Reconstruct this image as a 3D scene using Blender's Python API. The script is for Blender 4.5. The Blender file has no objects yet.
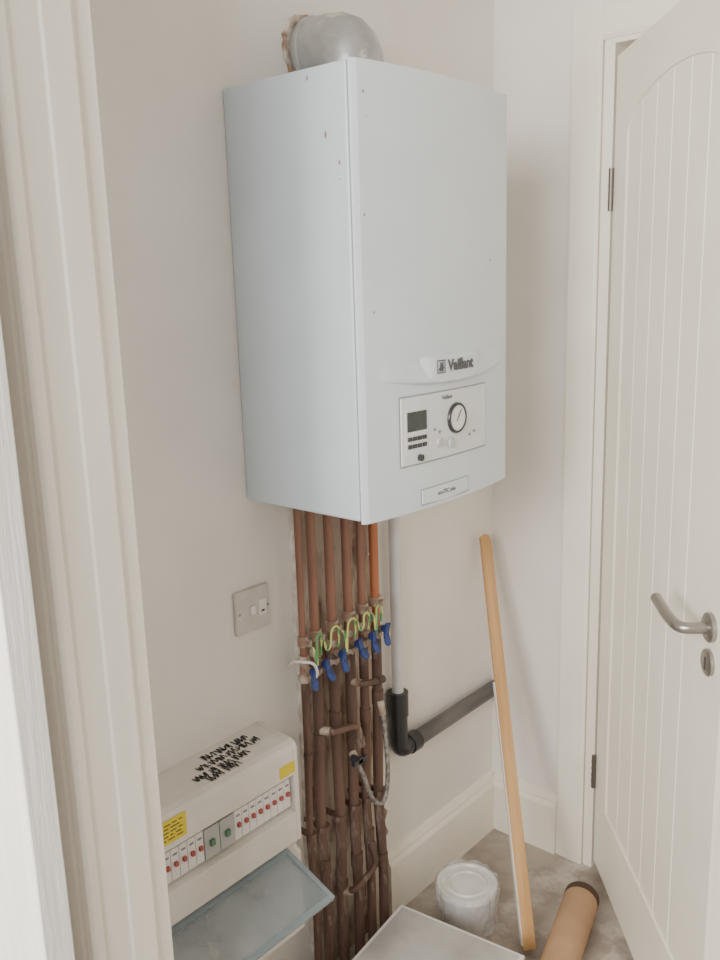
import bpy, bmesh, math, random
from mathutils import Vector, Matrix
from mathutils import noise as mnoise
random.seed(7)
C=bpy.context.collection

# ------------------------------------------------------------ materials
def lin(c):
    return tuple(((v/255)/12.92 if v/255<=.04045 else (((v/255)+.055)/1.055)**2.4) for v in c)
def mat(name,c,rough=.5,metal=0,c2=None,scale=8,lo=.4,hi=.6,bump=0,bscale=60,detail=4,stretch=None,trans=0,coat=0,alpha=1,c3=None,s3=5,lo3=.5,hi3=.65):
    m=bpy.data.materials.new(name); m.use_nodes=True
    nt=m.node_tree; b=nt.nodes['Principled BSDF']
    b.inputs['Base Color'].default_value=(*lin(c),1)
    b.inputs['Roughness'].default_value=rough; b.inputs['Metallic'].default_value=metal
    b.inputs['Alpha'].default_value=alpha
    if coat: b.inputs['Coat Weight'].default_value=coat
    if trans: b.inputs['Transmission Weight'].default_value=trans
    tc=nt.nodes.new('ShaderNodeTexCoord'); src=tc.outputs['Object']
    if stretch:
        mp=nt.nodes.new('ShaderNodeMapping'); mp.inputs['Scale'].default_value=stretch
        nt.links.new(src,mp.inputs[0]); src=mp.outputs[0]
    n=nt.nodes.new('ShaderNodeTexNoise'); n.inputs['Scale'].default_value=scale; n.inputs['Detail'].default_value=detail
    nt.links.new(src,n.inputs['Vector'])
    r=nt.nodes.new('ShaderNodeValToRGB')
    cc=c2 if c2 else tuple(max(0,v-5) for v in c)
    r.color_ramp.elements[0].position=lo; r.color_ramp.elements[1].position=hi
    r.color_ramp.elements[0].color=(*lin(c),1); r.color_ramp.elements[1].color=(*lin(cc),1)
    nt.links.new(n.outputs['Fac'],r.inputs[0]); outc=r.outputs[0]
    if c3:
        n3=nt.nodes.new('ShaderNodeTexNoise'); n3.inputs['Scale'].default_value=s3; n3.inputs['Detail'].default_value=6; n3.inputs['Roughness'].default_value=.7
        mp3=nt.nodes.new('ShaderNodeMapping'); mp3.inputs['Location'].default_value=(3.1,7.7,1.3); nt.links.new(src,mp3.inputs[0]); nt.links.new(mp3.outputs[0],n3.inputs['Vector'])
        mr=nt.nodes.new('ShaderNodeMapRange'); mr.inputs['From Min'].default_value=lo3; mr.inputs['From Max'].default_value=hi3
        nt.links.new(n3.outputs['Fac'],mr.inputs['Value'])
        mx=nt.nodes.new('ShaderNodeMix'); mx.data_type='RGBA'; nt.links.new(mr.outputs[0],mx.inputs[0]); nt.links.new(outc,mx.inputs[6]); mx.inputs[7].default_value=(*lin(c3),1); outc=mx.outputs[2]
    nt.links.new(outc,b.inputs['Base Color'])
    if bump:
        n2=nt.nodes.new('ShaderNodeTexNoise'); n2.inputs['Scale'].default_value=bscale; n2.inputs['Detail'].default_value=3
        nt.links.new(src,n2.inputs['Vector'])
        bp=nt.nodes.new('ShaderNodeBump'); bp.inputs['Strength'].default_value=bump; bp.inputs['Distance'].default_value=.003
        nt.links.new(n2.outputs['Fac'],bp.inputs['Height']); nt.links.new(bp.outputs[0],b.inputs['Normal'])
    return m
M={}
M['wall']=mat('wall_paint',(243,238,231),.85,c2=(233,227,220),scale=2.5,lo=.35,hi=.65,bump=.3,bscale=40)
M['ceil']=mat('ceiling_paint',(238,235,230),.9)
M['floor']=mat('floor_concrete',(180,169,158),.8,c2=(154,143,133),scale=9,bump=.25,c3=(202,193,184),s3=7,lo3=.52,hi3=.66)
M['trim']=mat('trim_gloss',(248,242,229),.45,c2=(242,235,221),scale=4)
M['frame']=mat('frame_paint',(248,241,228),.5,c2=(241,233,219),scale=3,stretch=(6,6,.6))
M['grain']=mat('door_grain_paint',(250,248,244),.5,c2=(242,239,234),scale=12,stretch=(8,8,.5),bump=.4,bscale=20)
M['door']=mat('door_paint',(248,242,229),.4,c2=(243,236,222),scale=4)
M['boiler']=mat('boiler_enamel',(208,219,227),.35,c2=(202,213,222),scale=5)
M['boilerf']=mat('boiler_front_enamel',(219,228,234),.33,c2=(214,223,230),scale=5)
M['seam']=mat('seam_grey',(150,158,160),.6)
M['panelw']=mat('panel_plastic',(226,230,231),.35)
M['rim']=mat('panel_rim_grey',(150,158,160),.4)
M['dark']=mat('dark_plastic',(58,60,62),.35)
M['gring']=mat('gauge_bezel',(66,68,70),.3,.3)
M['lcd']=mat('display_glass',(60,66,64),.25)
M['btn']=mat('grey_button',(130,136,138),.4)
M['knobw']=mat('pale_knob',(196,200,200),.4)
M['logo']=mat('logo_grey',(80,82,84),.45)
M['copper']=mat('aged_copper',(150,110,92),.5,.35,c2=(106,76,64),scale=9,lo=.35,hi=.65,stretch=(1,1,.2),c3=(192,176,162),s3=13,lo3=.59,hi3=.72)
M['copperb']=mat('bright_copper',(186,118,82),.4,.5,c2=(150,92,66),scale=9,lo=.35,hi=.65,stretch=(1,1,.2),c3=(200,180,160),s3=14,lo3=.68,hi3=.78)
M['copper2']=mat('dirty_copper',(112,86,74),.6,.15,c2=(76,58,50),scale=12,lo=.38,hi=.66,stretch=(1,1,.25),bump=.3,c3=(182,168,156),s3=15,lo3=.55,hi3=.72)
M['brass']=mat('fitting_metal',(196,182,168),.5,.2,c2=(146,118,98),scale=40)
M['board']=mat('stained_plaster',(196,182,168),.95,c2=(158,136,118),scale=8,lo=.42,hi=.66,bump=.8,bscale=30,stretch=(1,1.6,.35),c3=(100,74,62),s3=10,lo3=.48,hi3=.62)
M['plaster']=mat('rough_white_filler',(240,236,230),.95,c2=(214,204,194),scale=30,bump=1,bscale=60)
M['white']=mat('white_plastic',(232,230,226),.4)
M['pvcw']=mat('waste_pipe_white',(220,218,217),.4,c2=(210,208,208))
M['pvcb']=mat('black_pipe',(36,38,41),.28,c2=(48,49,51),scale=20)
M['pvcg']=mat('grey_pipe',(74,74,75),.38,c2=(104,101,98),scale=16,stretch=(1,.3,1),c3=(140,134,127),s3=20,lo3=.6,hi3=.75)
M['blue']=mat('blue_handle',(48,72,140),.4,c2=(34,52,104),scale=60)
M['yellow']=mat('warning_yellow',(230,208,50),.5)
M['red']=mat('red_toggle',(176,86,80),.4)
M['grey']=mat('grey_plastic',(178,180,177),.4)
M['green']=mat('green_toggle',(92,128,104),.4)
M['cu']=mat('fuse_box_plastic',(230,225,217),.4,c2=(218,211,201),scale=6,c3=(190,178,164),s3=9,lo3=.60,hi3=.8)
M['plate']=mat('switch_plate_grey',(210,204,197),.4,c2=(201,195,188),scale=20)
M['flap']=mat('smoked_flap',(158,170,174),.1,c2=(140,152,158),scale=9,coat=.8,alpha=.55,c3=(190,190,186),s3=14,lo3=.55,hi3=.75)
M['flapr']=mat('smoked_flap_rim',(146,160,165),.2,coat=.5,alpha=.9)
M['black']=mat('black_mark',(48,48,51),.7)
M['wood']=mat('pine_wood',(206,164,112),.6,c2=(192,146,94),scale=14,stretch=(5,5,.25))
M['paintw']=mat('white_painted_edge',(236,230,222),.6)
M['tub']=mat('tub_plastic',(232,230,226),.3,c2=(222,218,212),scale=20)
M['film']=mat('plastic_wrap',(232,232,232),.1,c2=(245,245,245),scale=25,bump=.6,bscale=40,alpha=.42,coat=.5)
M['kraft']=mat('kraft_paper',(186,150,116),.75,c2=(172,137,104),scale=8)
M['core']=mat('dark_card_core',(78,58,46),.8)
M['boxtop']=mat('grey_card',(194,191,186),.35,c2=(170,167,162),scale=7)
M['boxw']=mat('white_card',(232,229,224),.6)
M['steel']=mat('brushed_steel',(164,160,155),.32,.85)
M['hinge']=mat('hinge_steel',(122,118,112),.4,.8)
M['flue']=mat('flue_metal',(196,199,200),.36,.6,c2=(166,166,164),scale=12,lo=.35,hi=.65,bump=.3,c3=(222,219,214),s3=12,lo3=.55,hi3=.62)
M['mortar']=mat('mortar',(156,126,104),.95,c2=(222,214,206),scale=26,bump=1)
M['hose']=mat('braided_hose',(158,154,148),.45,.4,c2=(112,108,103),scale=120)
M['paper']=mat('gauge_face',(235,235,232),.4)
def stripes():
    m=bpy.data.materials.new('earth_cable_sheath'); m.use_nodes=True; nt=m.node_tree; b=nt.nodes['Principled BSDF']
    tc=nt.nodes.new('ShaderNodeTexCoord'); w=nt.nodes.new('ShaderNodeTexWave'); w.inputs['Scale'].default_value=35
    r=nt.nodes.new('ShaderNodeValToRGB'); r.color_ramp.interpolation='CONSTANT'; r.color_ramp.elements[1].position=.5
    r.color_ramp.elements[0].color=(*lin((96,160,104)),1); r.color_ramp.elements[1].color=(*lin((206,210,120)),1)
    nt.links.new(tc.outputs['Object'],w.inputs[0]); nt.links.new(w.outputs['Fac'],r.inputs[0]); nt.links.new(r.outputs[0],b.inputs['Base Color']); b.inputs['Roughness'].default_value=.45
    return m
M['earth']=stripes()

# ------------------------------------------------------------ helpers
def obj_from(name,bm,m,parent=None,smooth=False,bevel=0,seg=2):
    bmesh.ops.recalc_face_normals(bm,faces=bm.faces)
    me=bpy.data.meshes.new(name); bm.to_mesh(me); bm.free()
    ms=m if isinstance(m,list) else [m]
    for q in ms: me.materials.append(M[q])
    if smooth:
        for p in me.polygons: p.use_smooth=True
    o=bpy.data.objects.new(name,me); C.objects.link(o)
    if bevel:
        b=o.modifiers.new('bevel','BEVEL'); b.width=bevel; b.segments=seg; b.limit_method='ANGLE'
    if smooth and bevel==0:
        md=o.modifiers.new('es','EDGE_SPLIT'); md.split_angle=math.radians(40)
    if parent is not None: o.parent=parent
    return o
def thing(name,label,cat,group=None):
    e=bpy.data.objects.new(name,None); e.empty_display_size=.02; C.objects.link(e)
    tag(e,label,cat,group); return e
def tag(o,label,cat,group=None):
    o['label']=label; o['category']=cat
    if group: o['group']=group
    return o
def struct(o,label=None,cat=None):
    o['kind']='structure'
    if label: o['label']=label
    if cat: o['category']=cat
    return o
def abox(bm,a,b,mi=0):
    x0,y0,z0=a; x1,y1,z1=b
    v=[bm.verts.new(p) for p in [(x0,y0,z0),(x1,y0,z0),(x1,y1,z0),(x0,y1,z0),(x0,y0,z1),(x1,y0,z1),(x1,y1,z1),(x0,y1,z1)]]
    for f in [(0,3,2,1),(4,5,6,7),(0,1,5,4),(1,2,6,5),(2,3,7,6),(3,0,4,7)]:
        fc=bm.faces.new([v[i] for i in f]); fc.material_index=mi
def box(name,a,b,m,parent=None,bevel=0,seg=2):
    bm=bmesh.new(); abox(bm,a,b); return obj_from(name,bm,m,parent,bevel=bevel,seg=seg)
def prism(bm,prof,f0,f1,mi=0):
    a=[bm.verts.new(f0(*p)) for p in prof]; b=[bm.verts.new(f1(*p)) for p in prof]; n=len(prof)
    for i in range(n):
        j=(i+1)%n; f=bm.faces.new([a[i],a[j],b[j],b[i]]); f.material_index=mi
    bm.faces.new(a).material_index=mi; bm.faces.new(b[::-1]).material_index=mi
def round_path(pts,rad=.02,n=6):
    pts=[Vector(p) for p in pts]; out=[pts[0]]
    for i in range(1,len(pts)-1):
        p,q,r=pts[i-1],pts[i],pts[i+1]
        d1=(p-q); d2=(r-q); rr=min(rad,d1.length*.49,d2.length*.49)
        a=q+d1.normalized()*rr; b=q+d2.normalized()*rr
        for k in range(n+1):
            t=k/n; out.append(a*(1-t)**2+q*2*t*(1-t)+b*t*t)
    out.append(pts[-1]); return out
def catmull(pts,n=8):
    P=[Vector(p) for p in pts]; P=[P[0]*2-P[1]]+P+[P[-1]*2-P[-2]]; out=[]
    for i in range(1,len(P)-2):
        for k in range(n):
            t=k/n; a,b,c,d=P[i-1],P[i],P[i+1],P[i+2]
            out.append(.5*((2*b)+(c-a)*t+(2*a-5*b+4*c-d)*t*t+(3*b-a-3*c+d)*t**3))
    out.append(P[-2]); return out
def sweep(bm,path,r,seg=14,mi=0,cap=True):
    path=[Vector(p) for p in path]; rings=[]
    t=(path[1]-path[0]).normalized(); u=t.orthogonal().normalized()
    for i,p in enumerate(path):
        if i==0: t=(path[1]-path[0])
        elif i==len(path)-1: t=(path[-1]-path[-2])
        else: t=(path[i+1]-path[i]).normalized()+(path[i]-path[i-1]).normalized()
        t.normalize(); u=(u-t*u.dot(t)).normalized(); w=t.cross(u)
        rr=r(i/(len(path)-1)) if callable(r) else r
        rings.append([bm.verts.new(p+(u*math.cos(2*math.pi*k/seg)+w*math.sin(2*math.pi*k/seg))*rr) for k in range(seg)])
    for a,b in zip(rings,rings[1:]):
        for k in range(seg):
            f=bm.faces.new([a[k],a[(k+1)%seg],b[(k+1)%seg],b[k]]); f.material_index=mi
    if cap:
        bm.faces.new(rings[0][::-1]).material_index=mi; bm.faces.new(rings[-1]).material_index=mi
def tube(name,path,r,m,parent=None,seg=14):
    bm=bmesh.new(); sweep(bm,path,r,seg); return obj_from(name,bm,m,parent,smooth=True)
def lathe(name,prof,m,parent=None,loc=(0,0,0),seg=40,rot=None):
    bm=bmesh.new(); rings=[]
    for r,z in prof:
        rings.append([bm.verts.new((max(r,1e-5)*math.cos(2*math.pi*k/seg),max(r,1e-5)*math.sin(2*math.pi*k/seg),z)) for k in range(seg)])
    for a,b in zip(rings,rings[1:]):
        for k in range(seg): bm.faces.new([a[k],a[(k+1)%seg],b[(k+1)%seg],b[k]])
    bm.faces.new(rings[0][::-1]); bm.faces.new(rings[-1])
    T=Matrix.Translation(loc)@(rot if rot else Matrix())
    bmesh.ops.transform(bm,matrix=T,verts=bm.verts)
    return obj_from(name,bm,m,parent,smooth=True)
ROTX=Matrix.Rotation(math.radians(90),4,'Y')
def text_mesh(name,body,size,m,parent,mapf,bold=0):
    cu=bpy.data.curves.new('t','FONT'); cu.body=body; cu.size=size; cu.align_x='CENTER'; cu.align_y='CENTER'; cu.offset=bold
    cu.resolution_u=3
    to=bpy.data.objects.new('t',cu); C.objects.link(to)
    bpy.context.view_layer.update()
    me=bpy.data.meshes.new_from_object(to.evaluated_get(bpy.context.evaluated_depsgraph_get()))
    bpy.data.objects.remove(to)
    for v in me.vertices: v.co=mapf(v.co.x,v.co.y)
    me.materials.clear(); me.materials.append(M[m]); me.name=name
    o=bpy.data.objects.new(name,me); C.objects.link(o); o.parent=parent
    return o

YB=.852; XC=1.45; ZC=2.42
# ------------------------------------------------------------ room
o=box('wall_left',(-.12,-1.6,0),(0,YB+.12,ZC),'wall'); struct(o,'off-white painted wall carrying the boiler and pipes','wall')
bm=bmesh.new()
abox(bm,(0,YB,0),(.285,YB+.12,ZC)); abox(bm,(.285,YB,2.02),(1.04,YB+.12,ZC)); abox(bm,(1.04,YB,0),(XC+.12,YB+.12,ZC))
struct(obj_from('wall_back',bm,'wall'),'off-white painted wall with the door opening','wall')
struct(box('wall_right',(XC,-.6,0),(XC+.12,YB,ZC),'wall'),'off-white painted wall','wall')
struct(box('floor',(-.12,-2.6,-.05),(3.0,YB+1.6,0),'floor'),'grey-beige dusty concrete floor','floor')
struct(box('ceiling',(-.12,-.6,ZC),(XC+.12,YB+.12,ZC+.05),'ceil'),'plain white ceiling','ceiling')
struct(box('wall_front',(0,-.555,0),(.265,-.44,ZC),'wall'),'painted wall stub beside the doorway','wall')
struct(box('wall_beyond',(-.1,YB+1.0,0),(1.8,YB+1.1,ZC),'wall'),'painted wall beyond the open door','wall')
prof=[(.265,-.555),(.297,-.555),(.297,-.515),(.300,-.512),(.300,-.476),(.294,-.470),(.294,-.447),(.265,-.447)]
bm=bmesh.new(); prism(bm,prof,lambda x,y:(x,y,0),lambda x,y:(x,y,2.02)); struct(obj_from('trim_1',bm,'frame',bevel=.001),'cream painted door lining','door frame')
prof=[(.302,-.556),(.302,-.566),(.298,-.572),(.290,-.574),(.284,-.571),(.279,-.575),(.262,-.580),(.250,-.580),(.243,-.576),(.236,-.583),(.215,-.586),(.180,-.586),(.176,-.580),(.176,-.556)]
bm=bmesh.new(); prism(bm,prof,lambda x,y:(x,y,0),lambda x,y:(x,y,2.09)); struct(obj_from('trim_2',bm,'frame'),'cream moulded architrave','architrave')
d2=bpy.data.objects.new('door_2',None); C.objects.link(d2); struct(d2,'white wood-grain door folded back beside the doorway','door')
box('leaf',(-.35,-.650,.008),(.328,-.612,1.99),'grain',d2,bevel=.002)

bp=[(0,0),(.018,0),(.018,.135),(.015,.142),(.012,.147),(.012,.153),(.006,.167),(0,.169)]
bm=bmesh.new(); prism(bm,bp,lambda a,z:(a,.375,z),lambda a,z:(a,YB,z)); struct(obj_from('baseboard_left',bm,'trim'),'white moulded skirting board','baseboard')
bm=bmesh.new(); prism(bm,bp,lambda a,z:(.012,YB-a,z),lambda a,z:(.207,YB-a,z)); struct(obj_from('baseboard_back',bm,'trim'),'white moulded skirting board','baseboard')
ap=[(.207,0),(.207,.009),(.211,.012),(.250,.014),(.276,.014),(.282,.010),(.282,0)]
bm=bmesh.new(); prism(bm,ap,lambda x,d:(x,YB-d,0),lambda x,d:(x,YB-d,2.085))
struct(obj_from('trim_3',bm,'trim',bevel=.001),'white architrave beside the door','architrave')
bm=bmesh.new(); prism(bm,[(0,0),(.010,0),(.014,.01),(.014,.06),(.009,.075),(0,.075)],lambda d,z:(.2825,YB-d,2.01+z),lambda d,z:(1.12,YB-d,2.01+z))
struct(obj_from('trim_5',bm,'trim'),'white architrave head over the door','architrave')
bm=bmesh.new(); abox(bm,(.2855,YB-.006,0),(.309,YB+.12,2.0)); abox(bm,(.2855,YB-.006,2.0),(1.04,YB+.12,2.018)); abox(bm,(1.016,YB-.006,0),(1.04,YB+.12,2.0))
struct(obj_from('trim_4',bm,'frame'),'white painted door jamb','door frame')

# ------------------------------------------------------------ cottage door
ang=math.radians(-49.5); H=Vector((.316,YB-.008,0))
door=bpy.data.objects.new('door_1',None); C.objects.link(door); struct(door,'white cottage door with vertical grooves standing ajar','door')
DM=Matrix.Translation(H)@Matrix.Rotation(ang,4,'Z')
DW,DT,DZ0,DZ1=.726,.036,.03,1.972
bm=bmesh.new()
abox(bm,(0,.010,DZ0),(DW,DT,DZ1))
sx=.090; sr=.098
def arch(s):
    m=(sx+DW-sr)/2; t=(s-m)/(m-sx); return 1.80+.075*math.sqrt(max(0,1-t*t*.98))
abox(bm,(0,0,DZ0),(sx,.0105,DZ1)); abox(bm,(DW-sr,0,DZ0),(DW,.0105,DZ1)); abox(bm,(sx,0,DZ0),(DW-sr,.0105,.22))
n=28; cols=[]
for i in range(n+1):
    s=sx+(DW-sr-sx)*i/n
    cols.append([bm.verts.new((s,y,z)) for y,z in [(0,arch(s)),(0,DZ1),(.0105,DZ1),(.0105,arch(s)-.004)]])
for a,b in zip(cols,cols[1:]):
    for k in range(4): bm.faces.new([a[k],a[(k+1)%4],b[(k+1)%4],b[k]])
nb=6; w=(DW-sx-sr)/nb
for i in range(nb):
    a=sx+i*w; b=a+w; g=.0028
    prism(bm,[(a,.0105),(a,.0068),(a+g,.0040),(b-g,.0040),(b,.0068),(b,.0105)],lambda x,y:(x,y,.215),lambda x,y:(x,y,1.89))
bmesh.ops.transform(bm,matrix=DM,verts=bm.verts)
obj_from('leaf',bm,'door',door)
for z in (.235,1.655):
    bm=bmesh.new()
    sweep(bm,[DM@Vector((-.004,-.005,z)),DM@Vector((-.004,-.005,z+.09))],.0062,10)
    for k in range(1,5): sweep(bm,[DM@Vector((-.004,-.005,z+k*.018-.0006)),DM@Vector((-.004,-.005,z+k*.018+.0006))],.0072,10)
    obj_from('hinge',bm,'hinge',door,smooth=True)
hs,hz=.675,.945
RH=Matrix.Rotation(math.radians(90),4,'X')
hd=lathe('door_handle',[(.0,0),(.025,0),(.025,.007),(.022,.0095),(0,.0095)],'steel',door,rot=DM@Matrix.Translation((hs,0,hz))@RH)
bm=bmesh.new(); sweep(bm,[DM@Vector(p) for p in round_path([(hs,-.006,hz),(hs,-.052,hz-.001),(hs-.05,-.055,hz),(hs-.120,-.054,hz+.010)],.024,8)],.0098,16)
l=obj_from('lever',bm,'steel',hd,smooth=True)
ez=hz-.062
es=lathe('escutcheon',[(.0,0),(.023,0),(.023,.006),(.020,.008),(0,.008)],'steel',door,rot=DM@Matrix.Translation((hs,0,ez))@RH)
bm=bmesh.new(); abox(bm,(hs-.003,-.0088,ez-.012),(hs+.003,-.0078,ez+.010)); bmesh.ops.transform(bm,matrix=DM,verts=bm.verts); obj_from('keyhole',bm,'dark',es)

# ------------------------------------------------------------ boiler
BZ=1.126; BH=.72; BW=.444; BD=.281
boiler=thing('boiler','white wall-hung gas boiler with control panel above copper pipes','boiler')
bm=bmesh.new(); abox(bm,(.0,0,BZ),(BD,BW,BZ+BH)); obj_from('body',bm,'boiler',boiler,bevel=.004)
bm=bmesh.new(); abox(bm,(BD-.0005,.002,BZ+.002),(BD+.0025,BW-.002,BZ+BH-.002)); obj_from('seam',bm,'seam',boiler)
def fx(y):
    t=(y-BW/2)/(BW/2)
    return BD+.011+.020*(1-abs(t)**2.2)
pr=[(BD+.002,0.0),(BD+.007,.0)]
for i in range(33):
    y=.009+(BW-.018)*i/32; pr.append((fx(y),y))
pr+=[(BD+.006,BW),(BD+.002,BW)]
bm=bmesh.new(); prism(bm,pr,lambda x,y:(x,y,BZ-.004),lambda x,y:(x,y,BZ+BH+.001))
obj_from('front_panel',bm,'boilerf',boiler,bevel=.003)
def slab(name,y0,y1,z0,z1,off,m,parent,th=.004,n=16,zt=None,bevel=0):
    bm=bmesh.new(); cols=[]
    for i in range(n+1):
        y=y0+(y1-y0)*i/n; a=z0; b=z1
        if zt: a,b=zt(i/n)
        cols.append([bm.verts.new(p) for p in [(fx(y)+off,y,a),(fx(y)+off,y,b),(fx(y)+off-th,y,b),(fx(y)+off-th,y,a)]])
    for p,q in zip(cols,cols[1:]):
        for k in range(4): bm.faces.new([p[k],p[(k+1)%4],q[(k+1)%4],q[k]])
    bm.faces.new(cols[0]); bm.faces.new(cols[-1][::-1])
    return obj_from(name,bm,m,parent,bevel=bevel)
def onf(yc,zc,off): return lambda u,v: Vector((fx(yc+u)+off,yc+u,zc+v))
bm=bmesh.new(); grid=[]
nn=30
for i in range(nn+1):
    t=i/nn; y=.040+.37*t; e=math.sin(math.pi*t)**.6
    zb=1.343+.018*(2*t-1)**2
    row=[]
    for (dz,off) in ((.040,-.0008),(.028,.0015),(.014,.0065),(.006,.0110),(.001,.0105),(-.0025,.006),(-.0035,-.001)):
        row.append(bm.verts.new((fx(y)+(off*e if off>0 else off),y,zb+dz)))
    grid.append(row)
for a,b in zip(grid,grid[1:]):
    for k in range(len(a)-1): bm.faces.new([a[k],a[k+1],b[k+1],b[k]])
obj_from('lip',bm,'boilerf',boiler,smooth=True)
P0,P1,Q0,Q1=.083,.337,1.208,1.325
cp=slab('control_panel',P0,P1,Q0,Q1,.003,'panelw',boiler,th=.005,bevel=.0015)
def frame_on(name,y0,y1,z0,z1,t,off,m,par):
    bm=bmesh.new(); n=14
    def ringpts(a0,a1,b0,b1):
        P=[]
        for i in range(n): P.append((a0+(a1-a0)*i/n,b0))
        P.append((a1,b0)); 
        for i in range(n): P.append((a1-(a1-a0)*i/n,b1))
        P.append((a0,b1)); return P
    O=[bm.verts.new((fx(y)+off,y,z)) for y,z in ringpts(y0,y1,z0,z1)]
    I=[bm.verts.new((fx(y)+off,y,z)) for y,z in ringpts(y0+t,y1-t,z0+t,z1-t)]
    for k in range(len(O)):
        j=(k+1)%len(O); bm.faces.new([O[k],O[j],I[j],I[k]])
    return obj_from(name,bm,m,par)
frame_on('panel_border',P0-.0025,P1+.0025,Q0-.0025,Q1+.0025,.003,.0008,'rim',cp)
slab('display_bezel',.092,.150,1.226,1.304,.0037,'panelw',cp,th=.003,n=6)
slab('display',.096,.146,1.266,1.300,.0045,'lcd',cp,th=.003,n=6,bevel=.0006)
for j in range(2):
    for i in range(4):
        slab('button',.097+i*.0125,.1065+i*.0125,1.250-j*.013,1.257-j*.013,.0055,'dark',cp,th=.003,n=2)
gy,gz=.234,1.274
g=lathe('pressure_gauge',[(0,0),(.028,0),(.028,.004),(.0265,.006),(.0232,.006),(.0232,.004),(0,.004)],'gring',cp,rot=Matrix.Translation((fx(gy)+.002,gy,gz))@ROTX)
g2=lathe('gauge_face',[(0,0),(.0230,0),(.0230,.0008),(0,.0008)],'paper',g,rot=Matrix.Translation((fx(gy)+.0060,gy,gz))@ROTX)
bm=bmesh.new(); b0=Vector((fx(gy)+.0074,gy,gz)); a=math.radians(55); c=Vector((0,math.cos(a),math.sin(a))); q=Vector((0,-math.sin(a),math.cos(a)))*.0011
bm.faces.new([bm.verts.new(b0-c*.006-q),bm.verts.new(b0+c*.018-q),bm.verts.new(b0+c*.018+q),bm.verts.new(b0-c*.006+q)])
obj_from('needle',bm,'dark',g)
for (y,z,r) in ((.180,1.238,.009),(.214,1.232,.009)):
    lathe('dial',[(0,0),(r,0),(r,.004),(r*.85,.006),(0,.006)],'knobw',cp,rot=Matrix.Translation((fx(y)+.003,y,z))@ROTX)
for (y,z) in ((.168,1.262),(.182,1.256),(.276,1.238),(.292,1.242)):
    lathe('indicator',[(0,0),(.0025,0),(.0025,.0015),(0,.0015)],'btn',cp,rot=Matrix.Translation((fx(y)+.003,y,z))@ROTX)
lathe('knob',[(0,0),(.006,0),(.006,.006),(0,.006)],'dark',cp,rot=Matrix.Translation((fx(.127)+.003,.127,1.2185))@ROTX)
text_mesh('lettering','Vaillant',.0105,'logo',cp,onf(.205,1.315,.0039),bold=.0002)
LO=.0115
text_mesh('logo','Vaillant',.0265,'logo',boiler,onf(.238,1.3705,LO),bold=.0012)
def ring(bm,yc,zc,h,t,off):
    o=[(-h,-h),(h,-h),(h,h),(-h,h)]; i=[(-h+t,-h+t),(h-t,-h+t),(h-t,h-t),(-h+t,h-t)]
    O=[bm.verts.new((fx(yc+a)+off,yc+a,zc+b)) for a,b in o]; I=[bm.verts.new((fx(yc+a)+off,yc+a,zc+b)) for a,b in i]
    for k in range(4): bm.faces.new([O[k],O[(k+1)%4],I[(k+1)%4],I[k]])
bm=bmesh.new(); ec=.179
ring(bm,ec,1.371,.0115,.002,LO)
hare=[(-.007,-.009),(.008,-.009),(.006,-.006),(.009,-.002),(.006,.002),(.007,.009),(.003,.009),(.001,.003),(-.001,.009),(-.004,.008),(-.004,.001),(-.008,-.004)]
bm.faces.new([bm.verts.new((fx(ec+a*.9)+LO,ec+a*.9,1.371+b*.9)) for a,b in hare])
obj_from('emblem',bm,'logo',boiler)
# raised pad carrying the logo, fading into the lip
bm=bmesh.new(); grid=[]
for i in range(25):
    t=i/24; y=.135+.180*t; e=min(1,math.sin(math.pi*t)*3)
    row=[]
    for (dz,off) in ((1.392,-.001),(1.389,.006),(1.384,.0105),(1.354,.0108),(1.350,.0105)):
        row.append(bm.verts.new((fx(y)+(off*e if off>0 else off),y,dz)))
    grid.append(row)
for a,b in zip(grid,grid[1:]):
    for k in range(len(a)-1): bm.faces.new([a[k],a[k+1],b[k+1],b[k]])
obj_from('logo_pad',bm,'boilerf',boiler,smooth=True)
slab('flap_strip',.134,.274,0,0,.0022,'boilerf',boiler,th=.004,n=16,zt=lambda t:(1.133-.003*math.sin(math.pi*t),1.158),bevel=.001)
frame_on('strip_outline',.132,.276,1.130,1.160,.0014,.0012,'rim',boiler)
text_mesh('lettering','ecoTEC plus',.0105,'logo',boiler,onf(.204,1.145,.0027),bold=.0002)
for (y,z,r) in ((.02,1.80,.003),(.016,1.62,.002),(.025,1.765,.002),(.40,1.78,.002),(.03,1.47,.002),(.36,1.55,.0018)):
    bm=bmesh.new()
    vs=[bm.verts.new((fx(y)+.0012,y+r*math.cos(k)*random.uniform(.6,1.2),z+r*math.sin(k)*random.uniform(.6,1.6))) for k in (0,1,2,3,4,5)]
    bm.faces.new(vs); obj_from('grime',bm,'mortar',boiler)
for (x,z,r) in ((.235,1.742,.004),(.262,1.70,.003),(.262,1.675,.002),(.20,1.83,.003)):
    bm=bmesh.new()
    vs=[bm.verts.new((x+r*.6*math.cos(k),-.0008,z+r*math.sin(k)*random.uniform(.6,2.0))) for k in (0,1,2,3,4,5)]
    bm.faces.new(vs); obj_from('grime',bm,'mortar',boiler)

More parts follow.
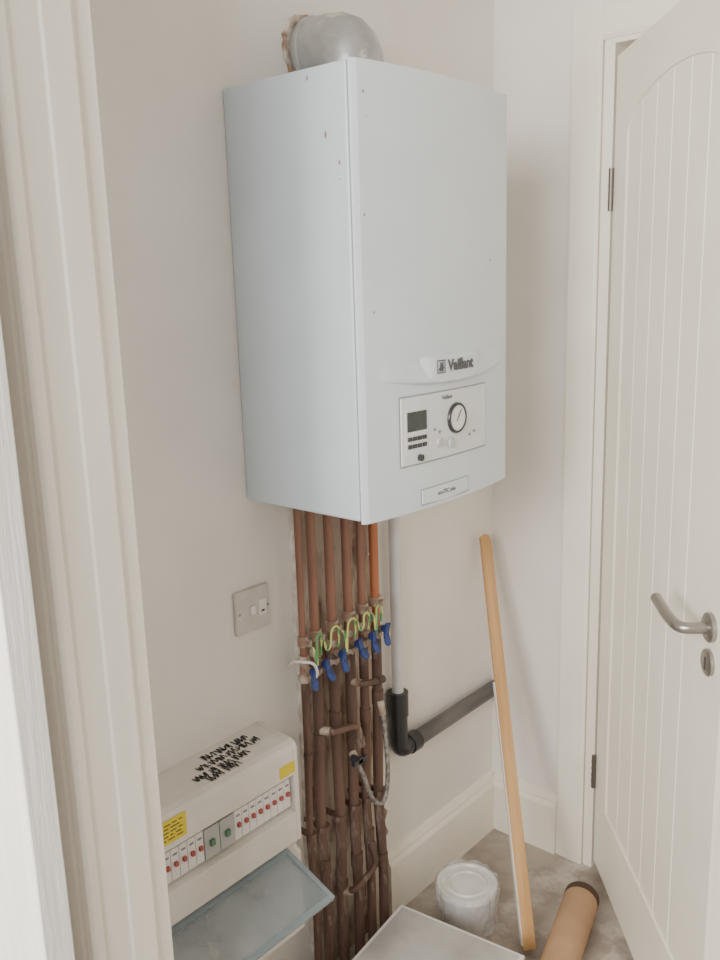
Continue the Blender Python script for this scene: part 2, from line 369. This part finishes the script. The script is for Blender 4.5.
# flue
fl=thing('flue_elbow','dull silver metal flue elbow from boiler top into wall','flue pipe')
FY,FX,FZ,FR=.222,.100,1.932,.060
pth=round_path([(FX,FY,BZ+BH+.003),(FX,FY,FZ),(.0,FY,FZ)],.072,5)
tube('elbow',pth,FR,'flue',fl,seg=40)
lathe('collar',[(FR+.001,0),(FR+.003,.002),(FR+.003,.012),(FR+.001,.014)],'flue',fl,rot=Matrix.Translation((FX,FY,FZ-.058)))
lathe('collar',[(FR+.001,0),(FR+.0035,.002),(FR+.0035,.010),(FR+.001,.012)],'flue',fl,rot=Matrix.Translation((.012,FY,FZ))@ROTX)
bm=bmesh.new(); seg=60; A=[];B=[];D=[]
for k in range(seg):
    a=2*math.pi*k/seg; j=random.uniform(-.003,.004); r=FR+.009+.003*math.sin(3*a)+j
    A.append(bm.verts.new((.004,FY+(FR-.002)*math.cos(a),FZ+(FR-.002)*math.sin(a)))); B.append(bm.verts.new((.004+random.uniform(0,.002),FY+r*math.cos(a),FZ+r*math.sin(a)))); D.append(bm.verts.new((.0002,FY+(r+.004)*math.cos(a),FZ+(r+.004)*math.sin(a))))
for k in range(seg):
    bm.faces.new([A[k],A[(k+1)%seg],B[(k+1)%seg],B[k]]); bm.faces.new([B[k],B[(k+1)%seg],D[(k+1)%seg],D[k]])
obj_from('mortar_ring',bm,'mortar',fl)

# ------------------------------------------------------------ pipe chase (ragged edged)
bm=bmesh.new(); L1=[];R1=[]
zz=[i*1.12/60 for i in range(61)]
for z in zz:
    L1.append((.120,z)); R1.append((.352+random.uniform(-.016,.014)+(.02 if z<.35 else 0),z))
outl=L1+R1[::-1]
prism(bm,outl,lambda y,z:(0,y,z),lambda y,z:(.005,y,z))
o=obj_from('backing_board',bm,'board'); tag(o,'brown-grey stained bare plaster chase behind the pipes','wall panel')
bm=bmesh.new(); l=[(.108+random.uniform(-.004,.003),z) for z in zz]; r=[(.126+random.uniform(-.004,.005),z) for z in zz]
prism(bm,l+r[::-1],lambda y,z:(.0,y,z),lambda y,z:(.009,y,z))
o=obj_from('filler_edge',bm,'plaster'); tag(o,'ragged white plaster filler edge beside the pipes','plaster')

PS=-.012
pipes=[(.060,.083,.0068),(.060,.118,.0096),(.060,.168,.0100),(.060,.219,.0100),(.064,.258,.0088),(.068,.296,.0098)]
pipes=[(x,y+PS,r) for x,y,r in pipes]
VZ=[.776,.779,.783,.788,.793,.799]
G='copper pipes under the boiler'
for i,(x,y,r) in enumerate(pipes):
    t=thing('copper_pipe','bright orange copper pipe running down from boiler to floor' if i==5 else 'aged dull copper pipe running down from boiler to floor','pipe',G); t.location=(x,y,0)
    bm=bmesh.new(); sweep(bm,[(0,0,VZ[i]),(0,0,1.13)],r,16); obj_from('upper_length',bm,'copperb' if i==5 else 'copper',t,smooth=True)
    j=random.uniform(-.004,.004)
    bm=bmesh.new(); sweep(bm,[(0,0,VZ[i]),(0,0,.62),(j,j,.4),(0,-j,.2),(0,0,0)],r*1.15,16); obj_from('lower_length',bm,'copper2',t,smooth=True)
    for z in ((.56+.03*(i%3)),(.22+.04*((i+1)%3))):
        bm=bmesh.new(); sweep(bm,[(0,0,z),(0,0,z+.004),(0,0,z+.028),(0,0,z+.032)],r*1.35,16); obj_from('coupling',bm,'copper2',t,smooth=True)
    for z in (.40,):
        bm=bmesh.new(); sweep(bm,[(0,0,z),(0,0,z+.012)],r*1.5,12); abox(bm,(-x+.007,-.004,z),(-r,.004,z+.010)); obj_from('pipe_clip',bm,'copper2',t)
GV='isolating valves'
for i in range(6):
    x,y,r=pipes[i]; z=VZ[i]
    v=thing('isolating_valve','isolating valve with blue lever on copper pipe','valve',GV); v.location=(x,y,z)
    bm=bmesh.new()
    prof=[(-.028,.011),(-.022,.0135),(-.014,.0135),(-.010,.009),(.010,.009),(.014,.0135),(.022,.0135),(.028,.011)]
    path=[(0,0,a) for a,_ in prof]; rr=[b for _,b in prof]
    sweep(bm,path,lambda t,rr=rr:rr[round(t*(len(rr)-1))],6)
    sweep(bm,[(0,0,0),(.024,0,0)],.0065,10)
    obj_from('valve_body',bm,'brass',v)
    bm=bmesh.new(); aa=[-.3,.25,-.1,.35,.05,-.2][i]
    sweep(bm,[(.020,0,0),(.028,0,0)],.0085,10)
    prism(bm,[(-.007,.014),(.007,.014),(.006,-.010),(.0085,-.018),(.008,-.030),(.003,-.034),(-.003,-.034),(-.008,-.030),(-.0085,-.018),(-.006,-.010)],
          lambda a,b:(.024+abs(b)*.35,a*math.cos(aa)-b*math.sin(aa),b*math.cos(aa)+a*math.sin(aa)),lambda a,b:(.030+abs(b)*.35,a*math.cos(aa)-b*math.sin(aa),b*math.cos(aa)+a*math.sin(aa)))
    obj_from('lever',bm,'blue',v,bevel=.0015)
GN='earth clamps above valves'
for i in range(6):
    x,y,r=pipes[i]; z=VZ[i]+.058
    c=thing('earth_clamp','pale metal earth clamp around a copper pipe','clamp',GN); c.location=(x,y,z)
    bm=bmesh.new(); sweep(bm,[(0,0,-.010),(0,0,.010)],r+.004,14); obj_from('band',bm,'brass',c,smooth=True)
    bm=bmesh.new(); abox(bm,(r,-.004,-.006),(r+.014,.004,.006)); sweep(bm,[(r+.009,-.008,0),(r+.009,.008,0)],.0025,8); obj_from('screw_lug',bm,'brass',c)
GE='green and yellow earth wires'
for i in range(5):
    x,y,r=pipes[i]; x2,y2,_=pipes[i+1]; za=VZ[i]+.052; zb=VZ[i+1]+.052; X=x+r+.018
    ym=(y+y2)/2; R_=(y2-y)*.42; up=random.uniform(-.006,.010)
    pts=[(x+r+.010,y+.003,za),(X,y+.006,za-.010),(X+.006,y+.005,za-.045)] if i%2==0 else [(x+r+.010,y+.003,za),(X,y+.004,za-.022)]
    pts+=[(X+.004,y+.010,za-.012),(X+.004,ym-R_*.5,za+.008+up),(X+.004,ym,za+.014+up),(X+.003,ym+R_*.5,za+.008+up),(x2+r+.014,y2-.006,zb-.012),(x2+r+.010,y2-.005,zb-.035)]
    o=tube('earth_wire',catmull(pts,8),.0024,'earth'); tag(o,'green and yellow earth wire looping between pipes','wire',GE)
o=tube('white_wire',catmull([(.002,.085,.76),(.03,.060,.778),(.06,.044,.800),(.085,.045,.806),(.098,.060,.800),(.095,.072,.775),(.08,.072,.75)],8),.0028,'white'); tag(o,'white cable curling from the wall to the valves','cable')

def branch(lbl,pts,r,m='copper2',name='branch_pipe',cat='pipe'):
    e=thing(name,lbl,cat)
    tube('run',round_path(pts,.02,6),r,m,e)
    for k in (0,-1):
        bm=bmesh.new()
        p=Vector(pts[k]); q=Vector(pts[1 if k==0 else -2]); d=(q-p).normalized()
        sweep(bm,[p,p+d*.020],r*1.3,12)
        obj_from('fitting',bm,'copper2' if k else 'brass',e,smooth=True)
branch('short horizontal copper branch across the pipes',[(.066,.106,.63),(.092,.115,.63),(.092,.19,.615),(.092,.198,.565)],.0072)
branch('short copper branch near the floor',[(.066,.156,.225),(.094,.160,.24),(.094,.235,.26),(.070,.246,.30)],.0072)
branch('short horizontal copper branch with end fitting',[(.066,.207,.70),(.096,.210,.70),(.096,.27,.69)],.0068)
fh=thing('filling_hose','grey braided filling loop hose hanging in front of pipes','hose')
tube('hose',catmull([(.085,.186,.535),(.100,.192,.50),(.106,.206,.45),(.112,.228,.420),(.112,.250,.43),(.106,.266,.48),(.096,.274,.54),(.085,.278,.61)],8),.0052,'hose',fh,seg=10)
bm=bmesh.new(); sweep(bm,[(.072,.190,.545),(.092,.184,.530)],.009,8); obj_from('nut',bm,'brass',fh)
bm=bmesh.new(); sweep(bm,[(.085,.278,.60),(.078,.280,.63)],.008,8); obj_from('nut',bm,'brass',fh)
bm=bmesh.new(); sweep(bm,[(.09,.170,.548),(.115,.170,.548)],.008,12); abox(bm,(.105,.150,.543),(.115,.190,.553)); obj_from('tap',bm,'dark',fh,bevel=.001)

# ------------------------------------------------------------ waste pipes
WY=.405; WX=.027; WZ=.438
w=thing('waste_pipe','white plastic waste pipe dropping from the boiler','pipe')
tube('pipe',[(WX,WY,.585),(WX,WY,1.125)],.0135,'pvcw',w,seg=20)
w=thing('drain_pipe','glossy black elbow and dark drain pipe along the wall','pipe')
bm=bmesh.new()
sweep(bm,round_path([(WX,WY,.58),(WX,WY,WZ),(WX,WY+.070,WZ)],.026,8),.0215,20)
sweep(bm,[(WX,WY,.530),(WX,WY,.588)],.0245,20); sweep(bm,[(WX,WY+.036,WZ),(WX,WY+.066,WZ)],.0245,20)
obj_from('elbow',bm,'pvcb',w,smooth=True)
tube('pipe',[(WX,WY+.06,WZ),(.022,YB,WZ-.004)],.0195,'pvcg',w,seg=20)

# ------------------------------------------------------------ fused switch plate
s=thing('wall_switch','grey-white square switch plate with small rocker and fuse holder','switch')
box('plate',(0,-.050,.869),(.009,.036,.955),'plate',s,bevel=.003)
box('rocker',(.008,-.016,.903),(.013,-.004,.921),'white',s,bevel=.001)
fhd=box('fuse_holder',(.008,.006,.896),(.011,.026,.928),'white',s,bevel=.001)
box('slot',(.0108,.012,.903),(.0114,.020,.907),'dark',fhd)
for y in (-.042,.031):
    lathe('screw',[(0,0),(.003,0),(.003,.001),(0,.001)],'steel',s,rot=Matrix.Translation((.009,y,.912))@ROTX)

# ------------------------------------------------------------ consumer unit
cu=thing('fuse_box','white consumer unit with open smoked cover and dusty top','fuse box')
Y0,Y1=-.43,0.0
prof=[(0,.675),(.088,.668),(.099,.663),(.103,.653),(.104,.600),(.078,.594),(.078,.528),(.104,.520),(.104,.458),(.092,.450),(.088,.436),(.100,.428),(.100,.255),(.092,.246),(0,.246)]
bm=bmesh.new(); prism(bm,prof,lambda x,z:(x,Y0,z),lambda x,z:(x,Y1-.012,z)); obj_from('body',bm,'cu',cu,bevel=.0015)
prof2=[(0,.675),(.088,.668),(.099,.663),(.103,.653),(.104,.458),(.092,.450),(.088,.436),(.100,.428),(.100,.255),(.092,.246),(0,.246)]
bm=bmesh.new(); prism(bm,prof2,lambda x,z:(x,Y1-.012,z),lambda x,z:(x,Y1,z)); obj_from('end_cap',bm,'cu',cu,bevel=.002)
box('cable_trunking',(0,-.33,0),(.05,-.06,.247),'cu',cu,bevel=.001)
y=-.425
while y<-.03:
    if -.240<y<-.17:
        br=box('circuit_breaker',(.078,y,.532),(.097,y+.034,.591),'grey',cu,bevel=.001)
        box('toggle',(.096,y+.010,.556),(.103,y+.020,.568),'green',br,bevel=.001); y+=.0355
    else:
        br=box('circuit_breaker',(.078,y,.532),(.095,y+.0168,.591),'white',cu,bevel=.001)
        box('toggle',(.094,y+.005,.558),(.101,y+.012,.566),'red',br,bevel=.001)
        box('rating_mark',(.0945,y+.004,.578),(.0955,y+.013,.582),'btn',br)
        y+=.0178
T=Matrix.Translation((.092,-.425,.443))@Matrix.Rotation(math.radians(22),4,'Y')
bm=bmesh.new(); abox(bm,(.010,0,0),(.122,.385,.0022)); bmesh.ops.transform(bm,matrix=T,verts=bm.verts)
fp=obj_from('cover_flap',bm,'flap',cu)
bm=bmesh.new(); abox(bm,(.122,0,-.006),(.132,.395,.004)); abox(bm,(0,.385,-.008),(.122,.395,.004)); abox(bm,(0,0,-.003),(.010,.385,.004)); bmesh.ops.transform(bm,matrix=T,verts=bm.verts)
obj_from('rim',bm,'flapr',fp)
box('warning_label',(.1035,-.365,.612),(.1046,-.270,.655),'yellow',cu)
box('warning_label',(.1035,-.050,.606),(.1046,-.010,.630),'yellow',cu)
bm=bmesh.new()
for r_ in range(5):
    yy=-.358
    while yy<-.285:
        l_=random.uniform(.006,.02); z=.648-r_*.0068
        bm.faces.new([bm.verts.new((.1050,yy,z)),bm.verts.new((.1050,min(yy+l_,-.278),z)),bm.verts.new((.1050,min(yy+l_,-.278),z-.002)),bm.verts.new((.1050,yy,z-.002))]); yy+=l_+.004
o=obj_from('label_print',bm,'black',cu); o['kind']='stuff'
# scribbled black marks on the lid: hand-drawn looping ribbons
bm=bmesh.new(); rs=random.Random(11); lay=0
def ribbon(pts,wd):
    global lay
    P=catmull([(x,y,0) for x,y in pts],5); prev=None; lay+=1
    for i,p in enumerate(P):
        t=(P[min(i+1,len(P)-1)]-P[max(i-1,0)]); t=t.normalized() if t.length>1e-6 else Vector((1,0,0)); nn_=Vector((-t.y,t.x,0))*wd*rs.uniform(.6,1.2)
        zz_=lambda v:(v.x,v.y,.675-v.x*(.007/.088)+.0013+lay*.00002)
        cur=(bm.verts.new(zz_(p+nn_)),bm.verts.new(zz_(p-nn_)))
        if prev: bm.faces.new([prev[0],cur[0],cur[1],prev[1]])
        prev=cur
for row,(xc,ya_,yb_) in enumerate(((.024,-.165,-.055),(.044,-.195,-.050),(.064,-.215,-.085),(.078,-.20,-.15))):
    yy=ya_
    while yy<yb_:
        k=rs.choice([3,4,5]); pts=[]
        for q in range(k*2):
            pts.append((xc+(.010 if q%2 else -.009)*rs.uniform(.5,1.1),yy+q*.0038+rs.uniform(-.003,.003)))
        ribbon(pts,rs.uniform(.0012,.0022)); yy+=k*.0076+rs.uniform(.001,.006)
o=obj_from('black_scuffs',bm,'black',cu); o['kind']='stuff'

# ------------------------------------------------------------ timber batten
p0=Vector((.340,.475,.012)); p1=Vector((.026,.772,.880)); ax=(p1-p0).normalized()
vd=Vector((1.05,-1.7,1.07)); nrm=(vd-ax*vd.dot(ax)).normalized(); wd=ax.cross(nrm).normalized()
if wd.dot(Vector((.754,.657,0)))<0: wd=-wd
L=(p1-p0).length
Rm=Matrix((wd,ax.cross(wd),ax)).transposed().to_4x4(); T=Matrix.Translation(p0)@Rm@Matrix.Rotation(math.radians(14),4,'Z')
bt=thing('timber_batten','pine batten leaning in the wall corner','timber'); bt.matrix_world=T
bm=bmesh.new(); prism(bm,[(-.015,0),(.015,0),(.015,L-.02),(.010,L-.004),(-.003,L),(-.013,L-.008)],lambda a,b:(a,-.008,b),lambda a,b:(a,.008,b))
obj_from('plank',bm,'wood',bt,bevel=.0015)
bm=bmesh.new(); abox(bm,(-.0172,-.0075,.01),(-.0150,.0075,L*.62)); obj_from('painted_edge',bm,'paintw',bt)

# ------------------------------------------------------------ paint tub
tb=thing('plastic_tub','round white plastic tub with lid wrapped in crinkled film','tub')
tc=(.165,.482,0)
lathe('body',[(.058,0),(.060,.004),(.068,.082),(.070,.084),(.070,.092),(.066,.094)],'tub',tb,loc=tc)
lathe('lid',[(.070,.088),(.0735,.090),(.0745,.100),(.072,.1045),(.066,.1045),(.063,.100),(.050,.0985),(.047,.102),(.043,.102),(.040,.098),(.0,.098)],'tub',tb,loc=tc)
bm=bmesh.new(); seg=72; rings=[]
for r,z in ((.074,.002),(.071,.012),(.070,.03),(.073,.05),(.076,.075),(.079,.095),(.076,.108)):
    ring_=[]
    for k in range(seg):
        a=2*math.pi*k/seg; q=mnoise.noise(Vector((math.cos(a)*3.5,math.sin(a)*3.5,z*40)))*.005+mnoise.noise(Vector((math.cos(a)*11,math.sin(a)*11,z*20)))*.0025
        ring_.append(bm.verts.new((tc[0]+(r+q)*math.cos(a),tc[1]+(r+q)*math.sin(a),max(.001,z+q*.6))))
    rings.append(ring_)
for a,b in zip(rings,rings[1:]):
    for k in range(seg): bm.faces.new([a[k],a[(k+1)%seg],b[(k+1)%seg],b[k]])
obj_from('film_wrap',bm,'film',tb)

# ------------------------------------------------------------ paper roll
pr_=thing('paper_roll','brown paper roll lying on the concrete floor','paper roll')
a=Vector((.368,.678,.041)); b=Vector((.462,.335,.041)); d=(b-a).normalized()
R4=d.to_track_quat('Z','Y').to_matrix().to_4x4(); Lr=(b-a).length
bm=bmesh.new(); seg=36
rs_=[(.024,0),(.040,0),(.041,.002),(.041,Lr-.002),(.040,Lr),(.024,Lr)]
rings=[[bm.verts.new((r*math.cos(2*math.pi*k/seg),r*math.sin(2*math.pi*k/seg),z)) for k in range(seg)] for r,z in rs_]
for i in range(len(rings)):
    A,B=rings[i],rings[(i+1)%len(rings)]
    for k in range(seg): bm.faces.new([A[k],A[(k+1)%seg],B[(k+1)%seg],B[k]])
bmesh.ops.transform(bm,matrix=Matrix.Translation(a)@R4,verts=bm.verts); obj_from('roll',bm,'kraft',pr_,smooth=True)
lathe('core',[(.0,.004),(.0235,.004),(.0235,Lr-.004),(0,Lr-.004)],'core',pr_,rot=Matrix.Translation(a)@R4)
lathe('end_band',[(.0412,-.001),(.0418,.0),(.0418,.020),(.0412,.020)],'core',pr_,rot=Matrix.Translation(a)@R4)

# ------------------------------------------------------------ flat box
fb=thing('flat_box','flat white box with grey top on floor by pipes','box')
T=Matrix.Translation((.104,.305,0))@Matrix.Rotation(math.radians(7),4,'Z')
bm=bmesh.new(); abox(bm,(0,-.42,0),(.30,0,.112)); bmesh.ops.transform(bm,matrix=T,verts=bm.verts); obj_from('box_base',bm,'boxw',fb,bevel=.002)
bm=bmesh.new(); abox(bm,(-.003,-.423,.098),(.303,.003,.118)); bmesh.ops.transform(bm,matrix=T,verts=bm.verts); obj_from('lid',bm,'boxw',fb,bevel=.002)
bm=bmesh.new(); abox(bm,(.006,-.41,.1175),(.294,-.006,.1195)); bmesh.ops.transform(bm,matrix=T,verts=bm.verts); obj_from('lid_panel',bm,'boxtop',fb)

# ------------------------------------------------------------ camera
ya,pi_,ro=map(math.radians,(41.0691,12.5634,1.7793))
h=Vector((-math.sin(ya),math.cos(ya),0)); r0=Vector((math.cos(ya),math.sin(ya),0)); z=Vector((0,0,1))
F=math.cos(pi_)*h-math.sin(pi_)*z; U0=math.sin(pi_)*h+math.cos(pi_)*z
R=math.cos(ro)*r0-math.sin(ro)*U0; U=math.sin(ro)*r0+math.cos(ro)*U0
cd=bpy.data.cameras.new('camera'); cd.sensor_fit='VERTICAL'; cd.sensor_height=36; cd.lens=891.14/960*36; cd.clip_start=.02
co=bpy.data.objects.new('camera',cd); C.objects.link(co)
mw=Matrix((R,U,-F)).transposed().to_4x4(); mw.translation=(1.228,-1.0836,1.5193); co.matrix_world=mw
bpy.context.scene.camera=co

# ------------------------------------------------------------ light
def area(name,loc,target,size,energy,col):
    l=bpy.data.lights.new(name,'AREA'); l.size=size; l.energy=energy; l.color=col
    o=bpy.data.objects.new(name,l); C.objects.link(o); o.location=loc
    o.rotation_euler=(Vector(target)-Vector(loc)).to_track_quat('-Z','Y').to_euler(); return o
area('hall_light',(1.2,-2.8,2.2),(.4,.6,1.5),1.1,74,(1,.99,.97))
area('warm_fill_light',(.50,-2.6,1.6),(.8,.8,1.1),.8,62,(1,.95,.85))  # added warm fill brightening the door and back wall; no window stands here
w=bpy.data.worlds.new('world'); bpy.context.scene.world=w; w.use_nodes=True
w.node_tree.nodes['Background'].inputs[0].default_value=(.97,.98,1,1); w.node_tree.nodes['Background'].inputs[1].default_value=.58
